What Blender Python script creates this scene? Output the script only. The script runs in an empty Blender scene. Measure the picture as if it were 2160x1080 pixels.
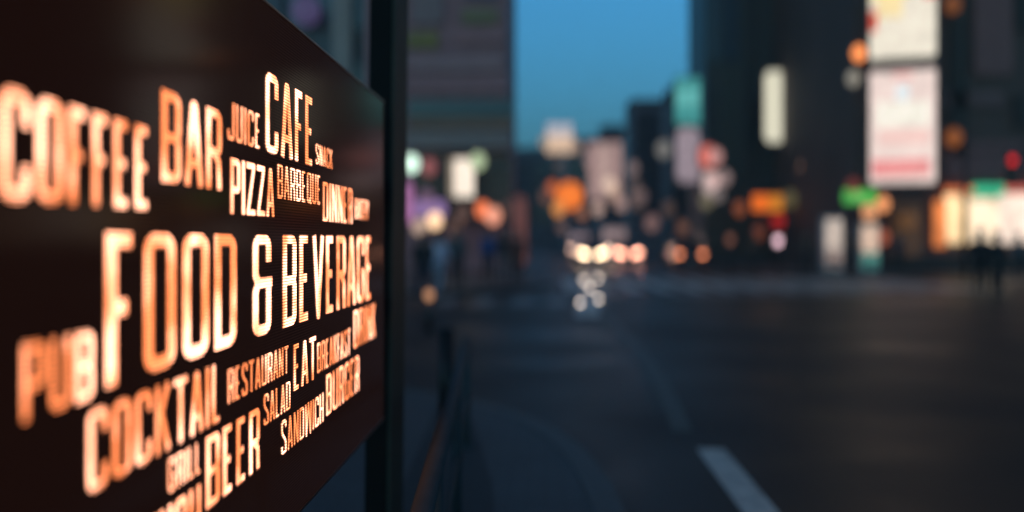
import bpy, bmesh, math, random
from mathutils import Vector, Matrix
from mathutils.geometry import delaunay_2d_cdt

random.seed(7)
R = math.radians
sc = bpy.context.scene
COL = sc.collection

# ------------------------------------------------------------------ camera
F = 2100.0                       # focal length in pixels of the 2160 px wide photograph (35 mm lens)
YAW = math.atan(70 / F)
HZ = 505.0                       # horizon row
EYE = 1.5
cd = bpy.data.cameras.new('camera')
cam = bpy.data.objects.new('camera', cd)
COL.objects.link(cam)
cam.location = (0, 0, EYE)
cam.rotation_euler = (R(90), 0, YAW)
cd.lens = 35
cd.sensor_width = 36
cd.shift_y = -(540 - HZ) / 2160
cd.clip_start = 0.05
cd.clip_end = 3000
cd.dof.use_dof = True
cd.dof.focus_distance = 2.45
cd.dof.aperture_fstop = 0.72
cd.dof.aperture_ratio = 1.28
sc.camera = cam

# ------------------------------------------------------------------ dusk sky
w = bpy.data.worlds.new('World')
sc.world = w
w.use_nodes = True
nt = w.node_tree
bg = nt.nodes['Background']
sky = nt.nodes.new('ShaderNodeTexSky')
sky.sky_type = 'NISHITA'
sky.sun_disc = False
sky.sun_elevation = R(8)
sky.sun_rotation = R(200)
sky.ozone_density = 4.8
sky.air_density = 1.0
sky.dust_density = 0.3
mixn = nt.nodes.new('ShaderNodeMix')
mixn.data_type = 'RGBA'
mixn.blend_type = 'MULTIPLY'
mixn.inputs[0].default_value = 1.0
mixn.inputs[7].default_value = (0.55, 1.06, 1.04, 1)
nt.links.new(sky.outputs[0], mixn.inputs[6])
tcw = nt.nodes.new('ShaderNodeTexCoord')
spw = nt.nodes.new('ShaderNodeSeparateXYZ')
nt.links.new(tcw.outputs['Generated'], spw.inputs[0])
mrw = nt.nodes.new('ShaderNodeMapRange')
mrw.inputs['From Min'].default_value = 0.10
mrw.inputs['From Max'].default_value = 0.25
mrw.inputs['To Min'].default_value = 1.05
mrw.inputs['To Max'].default_value = 1.62
nt.links.new(spw.outputs['Z'], mrw.inputs['Value'])
scw = nt.nodes.new('ShaderNodeVectorMath')
scw.operation = 'SCALE'
# redder tint added out of view overhead to warm light on road and walls
mrc = nt.nodes.new('ShaderNodeMapRange')
mrc.inputs['From Min'].default_value = 0.30
mrc.inputs['From Max'].default_value = 0.55
nt.links.new(spw.outputs['Z'], mrc.inputs['Value'])
mxc = nt.nodes.new('ShaderNodeMix')
mxc.data_type = 'RGBA'
mxc.inputs[6].default_value = (0.55, 1.06, 1.04, 1)
mxc.inputs[7].default_value = (1.3, 0.8, 0.62, 1)
nt.links.new(mrc.outputs[0], mxc.inputs[0])
nt.links.new(mxc.outputs[2], mixn.inputs[7])
nt.links.new(mixn.outputs[2], scw.inputs[0])
nt.links.new(mrw.outputs[0], scw.inputs['Scale'])
nt.links.new(scw.outputs[0], bg.inputs['Color'])
bg.inputs['Strength'].default_value = 0.115

sc.view_settings.view_transform = 'Standard'
sc.view_settings.look = 'None'
sc.view_settings.exposure = 0
sc.view_settings.gamma = 1
sc.cycles.use_denoising = True
sc.cycles.denoiser = 'OPENIMAGEDENOISE'
sc.cycles.sample_clamp_indirect = 4
sc.cycles.max_bounces = 6
sc.cycles.caustics_reflective = False
sc.cycles.caustics_refractive = False


# ------------------------------------------------------------------ helpers
def P(px, py, Y):
    """world point seen at photo pixel (px, py) when it stands Y metres up the street"""
    v = Matrix.Rotation(YAW, 3, 'Z') @ Vector(((px - 1080) / F, 1, -(py - HZ) / F))
    s = Y / v.y
    return Vector((v.x * s, Y, EYE + v.z * s))


def PX(px, Y):
    return P(px, HZ, Y).x


def G(px, py):
    """point of the ground plane seen at a pixel"""
    v = Matrix.Rotation(YAW, 3, 'Z') @ Vector(((px - 1080) / F, 1, -(py - HZ) / F))
    s = -EYE / v.z
    return Vector((v.x * s, v.y * s, 0))


def lin(c):
    c = c / 255
    return c / 12.92 if c <= 0.04045 else ((c + 0.055) / 1.055) ** 2.4


def rgb(r, g, b, k=1.0):
    return (lin(r) * k, lin(g) * k, lin(b) * k)


MATS = {}


def mat(key, base=(0.1, 0.1, 0.1), rough=0.6, metal=0.0, vary=0.25, scale=6.0, bump=0.0, spec=0.5, detail=6):
    if key in MATS:
        return MATS[key]
    m = bpy.data.materials.new(key)
    m.use_nodes = True
    n = m.node_tree.nodes
    l = m.node_tree.links
    b = n['Principled BSDF']
    b.inputs['Roughness'].default_value = rough
    b.inputs['Metallic'].default_value = metal
    b.inputs['Specular IOR Level'].default_value = spec
    tc = n.new('ShaderNodeTexCoord')
    no = n.new('ShaderNodeTexNoise')
    no.inputs['Scale'].default_value = scale
    no.inputs['Detail'].default_value = detail
    l.new(tc.outputs['Object'], no.inputs['Vector'])
    cr = n.new('ShaderNodeValToRGB')
    cr.color_ramp.elements[0].position = 0.3
    cr.color_ramp.elements[1].position = 0.7
    cr.color_ramp.elements[0].color = tuple(x * (1 - vary) for x in base) + (1,)
    cr.color_ramp.elements[1].color = tuple(min(1, x * (1 + vary)) for x in base) + (1,)
    l.new(no.outputs['Fac'], cr.inputs[0])
    l.new(cr.outputs[0], b.inputs['Base Color'])
    if bump:
        bm_ = n.new('ShaderNodeBump')
        bm_.inputs['Strength'].default_value = bump
        bm_.inputs['Distance'].default_value = 0.01
        l.new(no.outputs['Fac'], bm_.inputs['Height'])
        l.new(bm_.outputs[0], b.inputs['Normal'])
    MATS[key] = m
    return m


def emit(key, color, strength=1.0, vary=0.12, scale=2.0):
    """a surface that gives off light, with a little unevenness of its own"""
    if key in MATS:
        return MATS[key]
    m = bpy.data.materials.new(key)
    m.use_nodes = True
    n = m.node_tree.nodes
    l = m.node_tree.links
    b = n['Principled BSDF']
    b.inputs['Base Color'].default_value = (0.05, 0.05, 0.05, 1)
    b.inputs['Roughness'].default_value = 0.35
    b.inputs['Emission Strength'].default_value = strength
    tc = n.new('ShaderNodeTexCoord')
    no = n.new('ShaderNodeTexNoise')
    no.inputs['Scale'].default_value = scale
    l.new(tc.outputs['Object'], no.inputs['Vector'])
    cr = n.new('ShaderNodeValToRGB')
    cr.color_ramp.elements[0].position = 0.35
    cr.color_ramp.elements[1].position = 0.65
    cr.color_ramp.elements[0].color = tuple(x * (1 - vary) for x in color) + (1,)
    cr.color_ramp.elements[1].color = tuple(x * (1 + vary) for x in color) + (1,)
    l.new(no.outputs['Fac'], cr.inputs[0])
    l.new(cr.outputs[0], b.inputs['Emission Color'])
    MATS[key] = m
    return m


def tag(o, label=None, cat=None, group=None, kind=None):
    if label: o['label'] = label
    if cat: o['category'] = cat
    if group: o['group'] = group
    if kind: o['kind'] = kind
    return o


def empty(name, loc=(0, 0, 0), rz=0.0, label=None, cat=None, group=None):
    o = bpy.data.objects.new(name, None)
    o.empty_display_size = 0.2
    COL.objects.link(o)
    o.location = loc
    o.rotation_euler = (0, 0, rz)
    return tag(o, label, cat, group)


class MB:
    """collects shapes and links them as one mesh object"""
    def __init__(self):
        self.bm = bmesh.new()

    def box(self, x0, x1, y0, y1, z0, z1, bevel=0.0):
        g = bmesh.new()
        bmesh.ops.create_cube(g, size=1)
        for v in g.verts:
            v.co = Vector((x0 + (v.co.x + .5) * (x1 - x0), y0 + (v.co.y + .5) * (y1 - y0), z0 + (v.co.z + .5) * (z1 - z0)))
        if bevel:
            bmesh.ops.bevel(g, geom=g.edges[:], offset=bevel, segments=2, affect='EDGES', profile=0.5)
        self._add(g)
        return self

    def tube(self, pts, r, n=12, r2=None):
        g = bmesh.new()
        rings = []
        for i, p in enumerate(pts):
            p = Vector(p)
            a = Vector(pts[max(0, i - 1)]); b = Vector(pts[min(len(pts) - 1, i + 1)])
            d = (b - a).normalized()
            up = Vector((0, 0, 1)) if abs(d.z) < .95 else Vector((1, 0, 0))
            s = d.cross(up).normalized(); t = s.cross(d)
            rr = r if r2 is None else r + (r2 - r) * i / (len(pts) - 1)
            rings.append([g.verts.new(p + (s * math.cos(k * 2 * math.pi / n) + t * math.sin(k * 2 * math.pi / n)) * rr) for k in range(n)])
        for a, b in zip(rings, rings[1:]):
            for k in range(n):
                g.faces.new((a[k], a[(k + 1) % n], b[(k + 1) % n], b[k]))
        g.faces.new(rings[0][::-1]); g.faces.new(rings[-1])
        bmesh.ops.recalc_face_normals(g, faces=g.faces[:])
        self._add(g, True)
        return self

    def ball(self, c, r, sx=1, sy=1, sz=1, seg=16):
        g = bmesh.new()
        bmesh.ops.create_uvsphere(g, u_segments=seg, v_segments=seg // 2 + 2, radius=r)
        for v in g.verts:
            v.co = Vector(c) + Vector((v.co.x * sx, v.co.y * sy, v.co.z * sz))
        self._add(g, True)
        return self

    def rrect(self, x0, x1, y0, y1, z0, z1, r, n=6):
        """upright slab (thin along y) with rounded corners"""
        g = bmesh.new()
        r = min(r, (x1 - x0) * .499, (z1 - z0) * .499)
        pts = []
        for cx, cz, a0 in ((x1 - r, z1 - r, 0), (x0 + r, z1 - r, 90), (x0 + r, z0 + r, 180), (x1 - r, z0 + r, 270)):
            pts += [(cx + r * math.cos(R(a0 + 90 * i / n)), cz + r * math.sin(R(a0 + 90 * i / n))) for i in range(n + 1)]
        a = [g.verts.new((x, y0, z)) for x, z in pts]
        b = [g.verts.new((x, y1, z)) for x, z in pts]
        g.faces.new(a); g.faces.new(b[::-1])
        for i in range(len(a)):
            g.faces.new((a[i], a[(i + 1) % len(a)], b[(i + 1) % len(a)], b[i]))
        bmesh.ops.recalc_face_normals(g, faces=g.faces[:])
        self._add(g)
        return self

    def disc(self, c, r, depth, axis='Y', seg=24, bevel=0.0):
        g = bmesh.new()
        bmesh.ops.create_cone(g, segments=seg, radius1=r, radius2=r, depth=depth, cap_ends=True)
        M = {'Y': Matrix.Rotation(R(90), 4, 'X'), 'X': Matrix.Rotation(R(90), 4, 'Y'), 'Z': Matrix.Identity(4)}[axis]
        bmesh.ops.transform(g, matrix=Matrix.Translation(Vector(c)) @ M, verts=g.verts[:])
        if bevel:
            bmesh.ops.bevel(g, geom=[e for e in g.edges if len(e.link_faces) == 2 and e.calc_face_angle() > 1], offset=bevel, segments=2, affect='EDGES')
        self._add(g, False)
        return self

    def prism(self, poly, z0, z1):
        """extrude a plan polygon upwards"""
        g = bmesh.new()
        a = [g.verts.new((x, y, z0)) for x, y in poly]
        b = [g.verts.new((x, y, z1)) for x, y in poly]
        n = len(a)
        g.faces.new(a[::-1]); g.faces.new(b)
        for i in range(n):
            g.faces.new((a[i], a[(i + 1) % n], b[(i + 1) % n], b[i]))
        bmesh.ops.recalc_face_normals(g, faces=g.faces[:])
        self._add(g)
        return self

    def side(self, prof, xs):
        """loft a side profile (y,z) over stations xs = [(x, scale_y, scale_z, dz)]"""
        g = bmesh.new()
        cy = sum(p[0] for p in prof) / len(prof)
        rows = []
        for x, sy, sz in xs:
            zb = min(p[1] for p in prof)
            rows.append([g.verts.new((x, cy + (y - cy) * sy, zb + (z - zb) * sz)) for y, z in prof])
        n = len(prof)
        for a, b in zip(rows, rows[1:]):
            for k in range(n):
                g.faces.new((a[k], a[(k + 1) % n], b[(k + 1) % n], b[k]))
        g.faces.new(rows[0][::-1]); g.faces.new(rows[-1])
        bmesh.ops.recalc_face_normals(g, faces=g.faces[:])
        self._add(g)
        return self

    def sheet(self, poly, z):
        g = bmesh.new()
        g.faces.new([g.verts.new((x, y, z)) for x, y in poly])
        bmesh.ops.recalc_face_normals(g, faces=g.faces[:])
        for f in g.faces:
            if f.normal.z < 0: f.normal_flip()
        self._add(g)
        return self

    def _add(self, g, smooth=False):
        me = bpy.data.meshes.new('tmp')
        for f in g.faces: f.smooth = smooth
        g.to_mesh(me); g.free()
        self.bm.from_mesh(me)
        bpy.data.meshes.remove(me)

    def build(self, name, m, parent=None):
        me = bpy.data.meshes.new(name)
        self.bm.to_mesh(me); self.bm.free()
        o = bpy.data.objects.new(name, me)
        COL.objects.link(o)
        me.materials.append(m)
        o.parent = parent
        return o


def structure(o):
    o['kind'] = 'structure'
    return o


def copy_tree(o, parent=None):
    c = o.copy(); COL.objects.link(c)
    if parent: c.parent = parent
    for ch in [x for x in bpy.data.objects if x.parent == o]:
        copy_tree(ch, c)
    return c


# ------------------------------------------------------------------ ground
def road_material():
    m = bpy.data.materials.new('asphalt')
    m.use_nodes = True
    n = m.node_tree.nodes; l = m.node_tree.links
    b = n['Principled BSDF']
    b.inputs['Specular IOR Level'].default_value = 0.15
    tc = n.new('ShaderNodeTexCoord')
    n1 = n.new('ShaderNodeTexNoise'); n1.inputs['Scale'].default_value = 0.35; n1.inputs['Detail'].default_value = 5
    n2 = n.new('ShaderNodeTexNoise'); n2.inputs['Scale'].default_value = 160; n2.inputs['Detail'].default_value = 3
    l.new(tc.outputs['Object'], n1.inputs['Vector']); l.new(tc.outputs['Object'], n2.inputs['Vector'])
    cr = n.new('ShaderNodeValToRGB')
    cr.color_ramp.elements[0].position = 0.3; cr.color_ramp.elements[0].color = (0.012, 0.0145, 0.0165, 1)
    cr.color_ramp.elements[1].position = 0.7; cr.color_ramp.elements[1].color = (0.028, 0.031, 0.032, 1)
    l.new(n1.outputs['Fac'], cr.inputs[0]); l.new(cr.outputs[0], b.inputs['Base Color'])
    mr = n.new('ShaderNodeMapRange'); mr.inputs['To Min'].default_value = 0.36; mr.inputs['To Max'].default_value = 0.62
    mr.inputs['From Min'].default_value = 0.3; mr.inputs['From Max'].default_value = 0.7
    l.new(n1.outputs['Fac'], mr.inputs['Value']); l.new(mr.outputs[0], b.inputs['Roughness'])
    bp = n.new('ShaderNodeBump'); bp.inputs['Strength'].default_value = 0.35; bp.inputs['Distance'].default_value = 0.004
    l.new(n2.outputs['Fac'], bp.inputs['Height']); l.new(bp.outputs[0], b.inputs['Normal'])
    return m


def paving_material():
    m = bpy.data.materials.new('paving')
    m.use_nodes = True
    n = m.node_tree.nodes; l = m.node_tree.links
    b = n['Principled BSDF']; b.inputs['Roughness'].default_value = 0.6
    tc = n.new('ShaderNodeTexCoord')
    br = n.new('ShaderNodeTexBrick'); br.inputs['Scale'].default_value = 2.5
    br.inputs['Color1'].default_value = (0.075, 0.08, 0.085, 1); br.inputs['Color2'].default_value = (0.055, 0.06, 0.065, 1)
    br.inputs['Mortar'].default_value = (0.03, 0.03, 0.03, 1); br.inputs['Mortar Size'].default_value = 0.012
    l.new(tc.outputs['Object'], br.inputs['Vector']); l.new(br.outputs['Color'], b.inputs['Base Color'])
    return m


M_ROAD = road_material()
M_PAVE = paving_material()
M_KERB = mat('kerb_stone', (0.085, 0.09, 0.09), 0.6, vary=.2, scale=20, bump=.3)
M_PAINT = mat('road_paint', (0.72, 0.63, 0.54), 0.5, vary=.38, scale=9, bump=.2)
M_WORN = mat('worn_paint', (0.07, 0.07, 0.06), 0.55, vary=.45, scale=9)

structure(MB().sheet([(-900, -60), (900, -60), (900, 1500), (-900, 1500)], 0.0).build('ground', M_ROAD))


def kerbed(name, kname, pts, inner, h=0.12):
    """pavement whose street edge is pts; inner closes the polygon"""
    off = []
    for i, p in enumerate(pts):
        a = Vector(pts[max(0, i - 1)]); b = Vector(pts[min(len(pts) - 1, i + 1)])
        d = (b - a).normalized(); nrm = Vector((-d.y, d.x)) * 0.16
        off.append((p[0] + nrm.x, p[1] + nrm.y))
    k = MB().prism(list(pts) + off[::-1], 0.0, h).build(kname, M_KERB)
    structure(k)
    s = MB().prism(off + inner, 0.0, h - 0.006).build(name, M_PAVE)
    structure(s)


# near corner where the camera stands: the kerb bends left into a side street
def bez(p0, p1, p2, p3, n=14):
    r_ = []
    for i in range(n + 1):
        t = i / n
        r_.append(tuple(p0[k] * (1 - t) ** 3 + 3 * p1[k] * t * (1 - t) ** 2 + 3 * p2[k] * t * t * (1 - t) + p3[k] * t ** 3 for k in (0, 1)))
    return r_


corner = [(0.46, -30), (0.46, -5), (0.45, 0), (0.44, 3), (0.43, 4.6)] + bez((0.40, 5.2), (0.30, 6.9), (0.1, 8.2), (-1.6, 9.4)) + [(-8, 10.6), (-40, 14)]
kerbed('pavement', 'kerb', corner, [(-40, -30)])
# strip of darker paving along the guard rail
structure(MB().prism([(-0.62, 1.0), (-0.12, 1.0), (-0.18, 4.0), (-0.3, 5.6), (-0.55, 7.6), (-0.9, 8.2)], 0.10, 0.119).build('gutter_strip', mat('tactile', (0.04, 0.04, 0.042), .7, scale=30)))
# far left corner, beyond the side street
kerbed('far_pavement', 'far_kerb', [(0.2, 200), (0.2, 60), (0.0, 34)] + bez((-.05, 32), (-0.3, 29), (-1.5, 27), (-4, 26.2)) + [(-40, 24)], [(-60, 24), (-60, 200)][::1])
# far right pavement in front of the shops
kerbed('shop_pavement', 'shop_kerb', [(70, 30), (30, 36.5), (20, 38), (13.5, 39)] + bez((11.5, 39.3), (10, 39.8), (9.4, 41), (9.2, 44)) + [(8.6, 60), (8.6, 220)], [(80, 220), (80, 30)])

# road markings
z1 = 0.004
structure(MB().sheet([(1.08, 3.6), (1.28, 3.6), (1.28, 7.16), (1.08, 7.16)], z1).build('lane_dash_and_glint', M_PAINT))


def line(pts, wd, z, m, name):
    L, Rr = [], []
    for i, p in enumerate(pts):
        a = Vector(pts[max(0, i - 1)][:2]); b = Vector(pts[min(len(pts) - 1, i + 1)][:2])
        d = (b - a).normalized(); nn = Vector((-d.y, d.x)) * wd / 2
        L.append((p[0] + nn.x, p[1] + nn.y)); Rr.append((p[0] - nn.x, p[1] - nn.y))
    g = MB()
    for i in range(len(pts) - 1):
        g.sheet([L[i], L[i + 1], Rr[i + 1], Rr[i]], z)
    return structure(g.build(name, m))


line([tuple(G(*q)[:2]) for q in [(1240, 640), (1300, 685), (1345, 735), (1385, 790), (1415, 850), (1440, 910)]], 0.16, z1, M_WORN, 'worn_guide_line')
line([tuple(G(*q)[:2]) for q in [(1238, 668), (1240, 640), (1242, 618)]], 0.5, z1 * 2, M_PAINT, 'lane_dash_and_glint')  # pale paint patch standing for a headlight reflection on the road
line([tuple(G(*q)[:2]) for q in [(1245, 603), (1247, 590), (1249, 578)]], 0.8, z1, M_PAINT, 'lane_dash_and_glint')  # wider paint patch for the reflection nearer the cars


def zebra(x0, x1, y0, y1, n, skew=0.0, name='zebra_crossing', m=None, fill=.5):
    g = MB()
    for i in range(n):
        x = x0 + (x1 - x0) * i / n
        wd = (x1 - x0) / n * fill
        g.sheet([(x, y0 + skew * i), (x + wd, y0 + skew * i), (x + wd, y1 + skew * i), (x, y1 + skew * i)], z1)
    return structure(g.build(name, m or M_PAINT))


M_PAINT2 = mat('scuffed_paint', (0.62, 0.6, 0.56), 0.55, vary=.3, scale=5)
zebra(0.6, 13.5, 29.0, 38.0, 14, 0.03, m=M_PAINT2, fill=.55)
zebra(-2.6, 1.9, 22.6, 25.6, 5, 0.0, m=mat('scuffed_paint_b', (0.26, 0.26, 0.25), .55, vary=.3, scale=5))
line([(3.4, 27.2), (8.8, 27.5)], 0.45, z1, M_PAINT2, 'stop_line')

# ------------------------------------------------------------------ glyphs (stroke lettering)
GW, GT = 0.375, 0.134            # letter width and stroke in units of cap height, before widening


def arcp(cx, cy, r, a0, a1, n=5):
    return [(cx + r * math.cos(R(a0 + (a1 - a0) * i / n)), cy + r * math.sin(R(a0 + (a1 - a0) * i / n))) for i in range(n + 1)]


h = GT / 2
W0, W1, B0, T0 = h, GW - h, h, 1 - h
rr = 0.066
MID = 0.5
def bowl(y0, y1, right=None):
    x = right or W1
    return [(W0, y1)] + arcp(x - rr, y1 - rr, rr, 90, 0) + arcp(x - rr, y0 + rr, rr, 0, -90) + [(W0, y0)]
GL = {
 'A': [[(W0 - .012, 0), (GW / 2 - .02, T0), (GW / 2 + .02, T0), (W1 + .012, 0)], [(W0 + .05, .27), (W1 - .05, .27)]],
 'B': [[(W0, B0), (W0, T0)], bowl(MID, T0), bowl(B0, MID)],
 'C': [[(W1, .68)] + arcp(W1 - rr, T0 - rr, rr, 0, 90) + arcp(W0 + rr, T0 - rr, rr, 90, 180) + arcp(W0 + rr, B0 + rr, rr, 180, 270) + arcp(W1 - rr, B0 + rr, rr, 270, 360) + [(W1, .32)]],
 'D': [[(W0, B0), (W0, T0)], bowl(B0, T0)],
 'E': [[(W1 - .04, T0), (W0, T0), (W0, B0), (W1 - .04, B0)], [(W0, MID), (W1 - .07, MID)]],
 'F': [[(W1 - .04, T0), (W0, T0), (W0, 0)], [(W0, MID), (W1 - .08, MID)]],
 'G': [[(W1, .68)] + arcp(W1 - rr, T0 - rr, rr, 0, 90) + arcp(W0 + rr, T0 - rr, rr, 90, 180) + arcp(W0 + rr, B0 + rr, rr, 180, 270) + arcp(W1 - rr, B0 + rr, rr, 270, 360) + [(W1, .46), (GW / 2 + .02, .46)]],
 'H': [[(W0, 0), (W0, 1)], [(W1, 0), (W1, 1)], [(W0, MID), (W1, MID)]],
 'I': [[(h, 0), (h, 1)]],
 'J': [[(W1, 1)] + arcp(W1 - rr, B0 + rr, rr, 0, -90) + arcp(W0 + rr, B0 + rr, rr, 270, 180) + [(W0, .3)]],
 'K': [[(W0, 0), (W0, 1)], [(W1, 1), (W0 + .03, .45)], [(W0 + .09, .56), (W1 + .005, 0)]],
 'L': [[(W0, 1), (W0, B0), (W1 - .05, B0)]],
 'N': [[(W0, 0), (W0, 1)], [(W1, 0), (W1, 1)], [(W0, .98), (W1, .02)]],
 'O': [arcp(W1 - rr, T0 - rr, rr, 0, 90) + arcp(W0 + rr, T0 - rr, rr, 90, 180) + arcp(W0 + rr, B0 + rr, rr, 180, 270) + arcp(W1 - rr, B0 + rr, rr, 270, 360) + [(W1, T0 - rr)]],
 'P': [[(W0, 0), (W0, T0)], bowl(.44, T0)],
 'R': [[(W0, 0), (W0, T0)], bowl(.47, T0), [(W1 - .13, .47), (W1 - .02, .36), (W1, 0)]],
 'S': [[(W1, .72)] + arcp(W1 - rr, T0 - rr, rr, 0, 90) + arcp(W0 + rr, T0 - rr, rr, 90, 180) + [(W0, .68), (W0 + .03, .6), (W1 - .03, .4), (W1, .32)] + arcp(W1 - rr, B0 + rr, rr, 0, -90) + arcp(W0 + rr, B0 + rr, rr, 270, 180) + [(W0, .28)]],
 'T': [[(0, T0), (GW, T0)], [(GW / 2, 0), (GW / 2, T0)]],
 'U': [[(W0, 1)] + arcp(W0 + rr, B0 + rr, rr, 180, 270) + arcp(W1 - rr, B0 + rr, rr, 270, 360) + [(W1, 1)]],
 'V': [[(W0 - .01, 1), (GW / 2, .03), (W1 + .01, 1)]],
 'W': [[(W0, 1), (W0 + .05, .03), (.28, .96), (.56 - h - .05, .03), (.56 - h, 1)]],
 'X': [[(W0, 0), (W1, 1)], [(W0, 1), (W1, 0)]],
 'Y': [[(W0, 1), (GW / 2, .45), (W1, 1)], [(GW / 2, .45), (GW / 2, 0)]],
 'Z': [[(0, T0), (W1, T0), (W0, B0), (GW, B0)]],
 '&': [[(W1, .7), (W1, T0 - rr)] + arcp(W1 - rr, T0 - rr, rr, 0, 90) + arcp(W0 + rr, T0 - rr, rr, 90, 180) + [(W0, .6), (W0 + .05, .52), (GW + .02, .52)], [(W0 + .05, .52), (W0, .44)] + arcp(W0 + rr, B0 + rr, rr, 180, 270) + arcp(W1 - rr, B0 + rr, rr, 270, 360) + [(W1, .5)]],
}
GL['Q'] = GL['O'] + [[(GW / 2, .2), (GW - .01, -.02)]]
ADV = {'I': GT, 'W': .56, 'E': .375 - .04 + .0, 'F': .30, 'L': .325}
GAP = 0.045


def stroke_polys(pl, r):
    out = []
    for a, b in zip(pl, pl[1:]):
        a = Vector(a); b = Vector(b)
        if (b - a).length < 1e-6: continue
        d = (b - a).normalized() ; nn = Vector((-d.y, d.x)) * r
        out.append([a + nn, a - nn, b - nn, b + nn])
    for p in pl[1:-1]:
        out.append([(Vector(p) + Vector((math.cos(k * math.pi / 5 + .1), math.sin(k * math.pi / 5 + .1))) * r) for k in range(10)])
    # closed outline joint
    if (Vector(pl[0]) - Vector(pl[-1])).length < 1e-6:
        out.append([(Vector(pl[0]) + Vector((math.cos(k * math.pi / 5), math.sin(k * math.pi / 5))) * r) for k in range(10)])
    return out


def square_corners(ch):
    """outer corners that are square in this face"""
    c = []
    if ch in 'EFLBDPRZ':
        c += {'E': [(W0, T0), (W0, B0)], 'F': [(W0, T0)], 'L': [(W0, B0)], 'B': [(W0, T0), (W0, B0)], 'D': [(W0, T0), (W0, B0)],
              'P': [(W0, T0)], 'R': [(W0, T0)], 'Z': []}[ch]
    return c


GC = {}


def glyph(ch, weight):
    if (ch, weight) in GC:
        return GC[(ch, weight)]
    r = h * weight
    polys = []
    for pl in GL[ch]:
        pl2 = list(pl)
        if weight < 1:       # the core stays inside the outline: pull free ends in
            for e in (0, -1):
                o_ = 1 if e == 0 else -2
                if (Vector(pl2[0]) - Vector(pl2[-1])).length < 1e-6: break
                d = Vector(pl2[o_]) - Vector(pl2[e])
                if d.length > 1e-6:
                    pl2[e] = tuple(Vector(pl2[e]) + d.normalized() * h * (1 - weight))
        polys += stroke_polys(pl2, r)
    for c in square_corners(ch):
        polys.append([Vector((c[0] - r, c[1] - r)), Vector((c[0] + r, c[1] - r)), Vector((c[0] + r, c[1] + r)), Vector((c[0] - r, c[1] + r))])
    vs, fs = [], []
    for p in polys:
        ar = sum(p[i].x * p[(i + 1) % len(p)].y - p[(i + 1) % len(p)].x * p[i].y for i in range(len(p)))
        if ar < 0: p = p[::-1]
        fs.append(list(range(len(vs), len(vs) + len(p))))
        vs += p
    V, E, FF, _, _, OF = delaunay_2d_cdt(vs, [], fs, 0, 1e-5)
    FF = [f for f, of in zip(FF, OF) if of]
    GC[(ch, weight)] = (V, FF)
    return V, FF


def word_mesh(text, y0, y1, zb, zt, x, weight):
    """letters in the plane X = x, running from y0 to y1 up the street"""
    wid = [ADV.get(c, GW) if c != ' ' else GW * .6 for c in text]
    total = sum(wid) + GAP * (len(text) - 1)
    ks = (y1 - y0) / total
    H = zt - zb
    me = bpy.data.meshes.new('lettering')
    verts, faces = [], []
    cx = 0
    for c, wd in zip(text, wid):
        V, FF = glyph(c, weight)
        b = len(verts)
        verts += [(x, y0 + (cx + v.x) * ks, zb + v.y * H) for v in V]
        faces += [tuple(b + i for i in f) for f in FF]
        cx += wd + GAP
    me.from_pydata(verts, [], faces)
    me.update()
    return me


# ------------------------------------------------------------------ LED display
def S(px):
    """metres up the street where the display plane is seen at pixel column px"""
    a = math.atan((px - 1080) / F) - YAW
    return SX / math.tan(a)


SX = 3.75 * math.tan(math.atan((809 - 1080) / F) - YAW)      # display plane x (negative: left of the camera)
PITCH = 0.0068


def led_rows(n, l, lo):
    """value that runs lo..1 over each LED row and column of the display"""
    tc = n.new('ShaderNodeTexCoord')
    sp = n.new('ShaderNodeSeparateXYZ')
    l.new(tc.outputs['Object'], sp.inputs[0])
    outs = []
    for ax, amp in (('Z', 1.0), ('Y', 0.45)):
        mu = n.new('ShaderNodeMath'); mu.operation = 'MULTIPLY'; mu.inputs[1].default_value = math.pi / PITCH
        l.new(sp.outputs[ax], mu.inputs[0])
        si = n.new('ShaderNodeMath'); si.operation = 'SINE'; l.new(mu.outputs[0], si.inputs[0])
        sq = n.new('ShaderNodeMath'); sq.operation = 'MULTIPLY'; l.new(si.outputs[0], sq.inputs[0]); l.new(si.outputs[0], sq.inputs[1])
        mr = n.new('ShaderNodeMapRange')
        mr.inputs['To Min'].default_value = 1 - (1 - lo) * amp
        mr.inputs['To Max'].default_value = 1
        l.new(sq.outputs[0], mr.inputs['Value'])
        outs.append(mr.outputs[0])
    p = n.new('ShaderNodeMath'); p.operation = 'MULTIPLY'
    l.new(outs[0], p.inputs[0]); l.new(outs[1], p.inputs[1])
    return p.outputs[0], tc


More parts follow.
